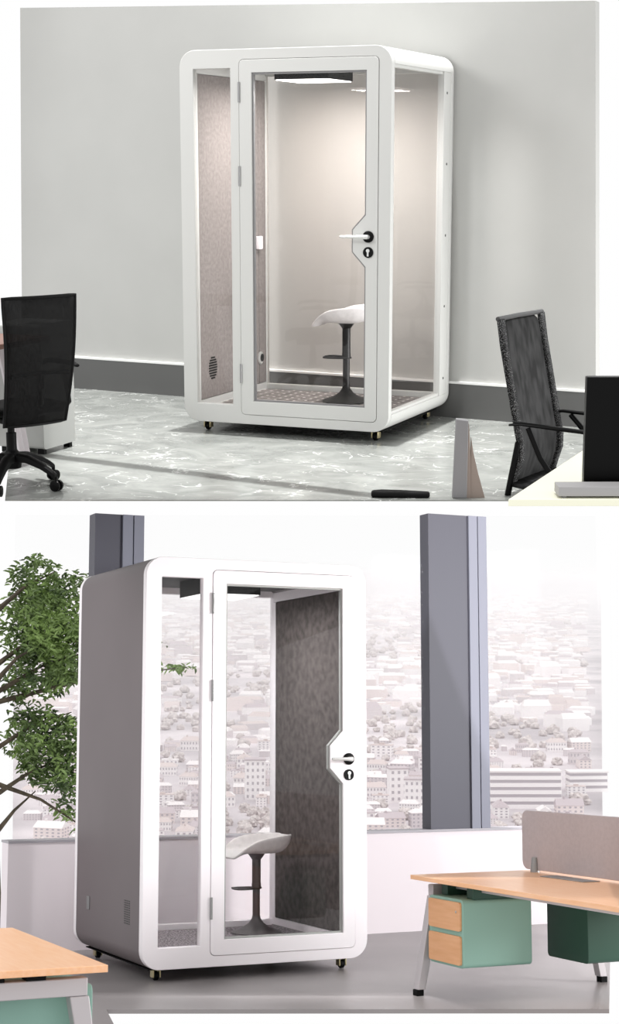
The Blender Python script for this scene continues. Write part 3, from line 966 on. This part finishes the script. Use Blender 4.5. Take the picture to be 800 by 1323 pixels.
for a, b, c in placed:
    cells.setdefault((int(a // 60), int(b // 60)), []).append((a, b, c * 1.25))
mb = MB()
for k in range(14000):
    y = 1085 * (7.8 ** rnd.random())
    x = edge_l(y) + (edge_r(y) - edge_l(y)) * rnd.uniform(.03, .97)
    if noise.noise(V((x * .006, y * .0022, 8))) < -.22: continue
    s = rnd.uniform(7, 19) * (1 + y / 6000)
    if not hfree(x, y, s * .72): continue
    far_bit(mb, x, y, s)
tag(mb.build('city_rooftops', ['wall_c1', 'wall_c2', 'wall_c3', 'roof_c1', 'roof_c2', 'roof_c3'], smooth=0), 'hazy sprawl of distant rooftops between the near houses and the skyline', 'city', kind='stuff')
mb = MB()
def ball(n):
    ico = bmesh.new(); bmesh.ops.create_icosphere(ico, subdivisions=n, radius=1.0)
    out = [v.co.copy() for v in ico.verts], [[v.index for v in f.verts] for f in ico.faces]
    ico.free()
    return out
balls = {2: ball(2), 3: ball(3)}
def clump(mb, c, r_, n):
    sd = V((rnd.random() * 50, rnd.random() * 50, 0))
    iv, ifc = balls[n]
    mb._q([c + V((p.x * r_, p.y * r_, p.z * r_ * .85)) * (.85 + .35 * noise.noise(p * 2.0 + sd) + .30 * noise.noise(p * 6.0 + sd)) for p in iv], ifc)
for k in range(2600):
    y = 680 * (8.0 ** (rnd.random() ** 1.1))
    x = edge_l(y) + (edge_r(y) - edge_l(y)) * rnd.uniform(.03, .97)
    r_ = rnd.uniform(2.0, 4.2) * (1 + y / 4000)
    if y > 1300 and noise.noise(V((x * .006, y * .0022, 8))) > .25: continue
    if not hfree(x, y, r_ * 1.1): continue
    clump(mb, V((x, y, -HC + r_ * .5)), r_, 3 if y < 1000 else 2)
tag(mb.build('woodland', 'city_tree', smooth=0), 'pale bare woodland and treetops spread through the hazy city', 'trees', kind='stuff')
# haze hanging over the city
hz = bpy.data.materials.new('city_haze')
hz.use_nodes = True
nt = hz.node_tree
nt.nodes.clear()
out = nt.nodes.new('ShaderNodeOutputMaterial')
vs = nt.nodes.new('ShaderNodeVolumeScatter')
vs.inputs['Color'].default_value = (1, 1, 1, 1)
vs.inputs['Density'].default_value = 0.00030
nt.links.new(vs.outputs['Volume'], out.inputs['Volume'])
mb = MB()
p = []
for y in (560, 10600):
    for x, z in ((edge_l(y) * 1.03, -HC - 40), (edge_r(y) * 1.03, -HC - 40), (edge_r(y) * 1.03, 10), (edge_l(y) * 1.03, 10)):
        p.append(V((x, y, z)))
mb._q(p, ((0, 1, 2, 3), (7, 6, 5, 4), (0, 4, 5, 1), (1, 5, 6, 2), (2, 6, 7, 3), (3, 7, 4, 0)))
tag(mb.build('haze', hz, smooth=0), 'white haze hanging over the distant city', 'haze', kind='stuff')

# ================================================================ light
w = bpy.data.worlds.new('sky')
scene.world = w
w.use_nodes = True
bg = w.node_tree.nodes['Background']
bg.inputs['Color'].default_value = (1, 1, 1, 1)
bg.inputs['Strength'].default_value = 1.0

def spot(name, pos, target, power, half, radius):
    l = bpy.data.lights.new(name, 'SPOT')
    l.energy = power
    l.spot_size = R(2 * half)
    l.spot_blend = 0.3
    l.shadow_soft_size = radius
    o = bpy.data.objects.new(name, l)
    C.objects.link(o)
    o.rotation_euler = (V(target) - V(pos)).to_track_quat('-Z', 'Y').to_euler()
    o.location = pos
    return o
spot('overhead_light', (0.05, .55, 20), (-.15, .85, 0), 37000, 8.6, .12)
sl = bpy.data.lights.new('sun', 'SUN')
sl.energy = 1.0
sl.angle = R(0.8)
so = bpy.data.objects.new('sun', sl)
C.objects.link(so)
so.rotation_euler = V((.0, -.09, -1)).to_track_quat('-Z', 'Y').to_euler()

def area(name, pos, target, size, power, room=None, col=(1, 1, 1), spread=100):
    l = bpy.data.lights.new(name, 'AREA')
    l.shape = 'RECTANGLE'
    l.size, l.size_y = size
    l.energy = power
    l.color = col
    l.spread = R(spread)
    o = bpy.data.objects.new(name, l)
    C.objects.link(o)
    q = (V(target) - V(pos)).to_track_quat('-Z', 'Y')
    o.matrix_world = (room or ROOM_A) @ Matrix.Translation(pos) @ q.to_matrix().to_4x4()
    return o
area('booth_lamp_light', (-.02, .53, 2.09), (-.02, .53, 0), (.32, .36), 25, ROOM_A, (1, .965, .94), 180)
area('booth_lamp_light', (-.02, .53, 2.09), (-.02, .53, 0), (.32, .36), 18, ROOM_B, (1, 1, 1), 180)
area('key_light', (-3.2, -5.2, 4.2), (0.2, 1.2, 1.3), (1.6, 1.6), 60, ROOM_A)
area('key_light', (6.0, -5.0, 2.4), (.3, .2, 1.1), (2.0, 2.0), 200, ROOM_B, (1, 1, 1), 100)

# ================================================================ view
vs_ = scene.view_settings
scene.display_settings.display_device = 'sRGB'
vs_.view_transform = 'Standard'
vs_.look = 'None'
vs_.exposure = 0.0
vs_.gamma = 1
vs_.use_curve_mapping = False
scene.cycles.max_bounces = 10
scene.cycles.transparent_max_bounces = 16
scene.cycles.volume_bounces = 8
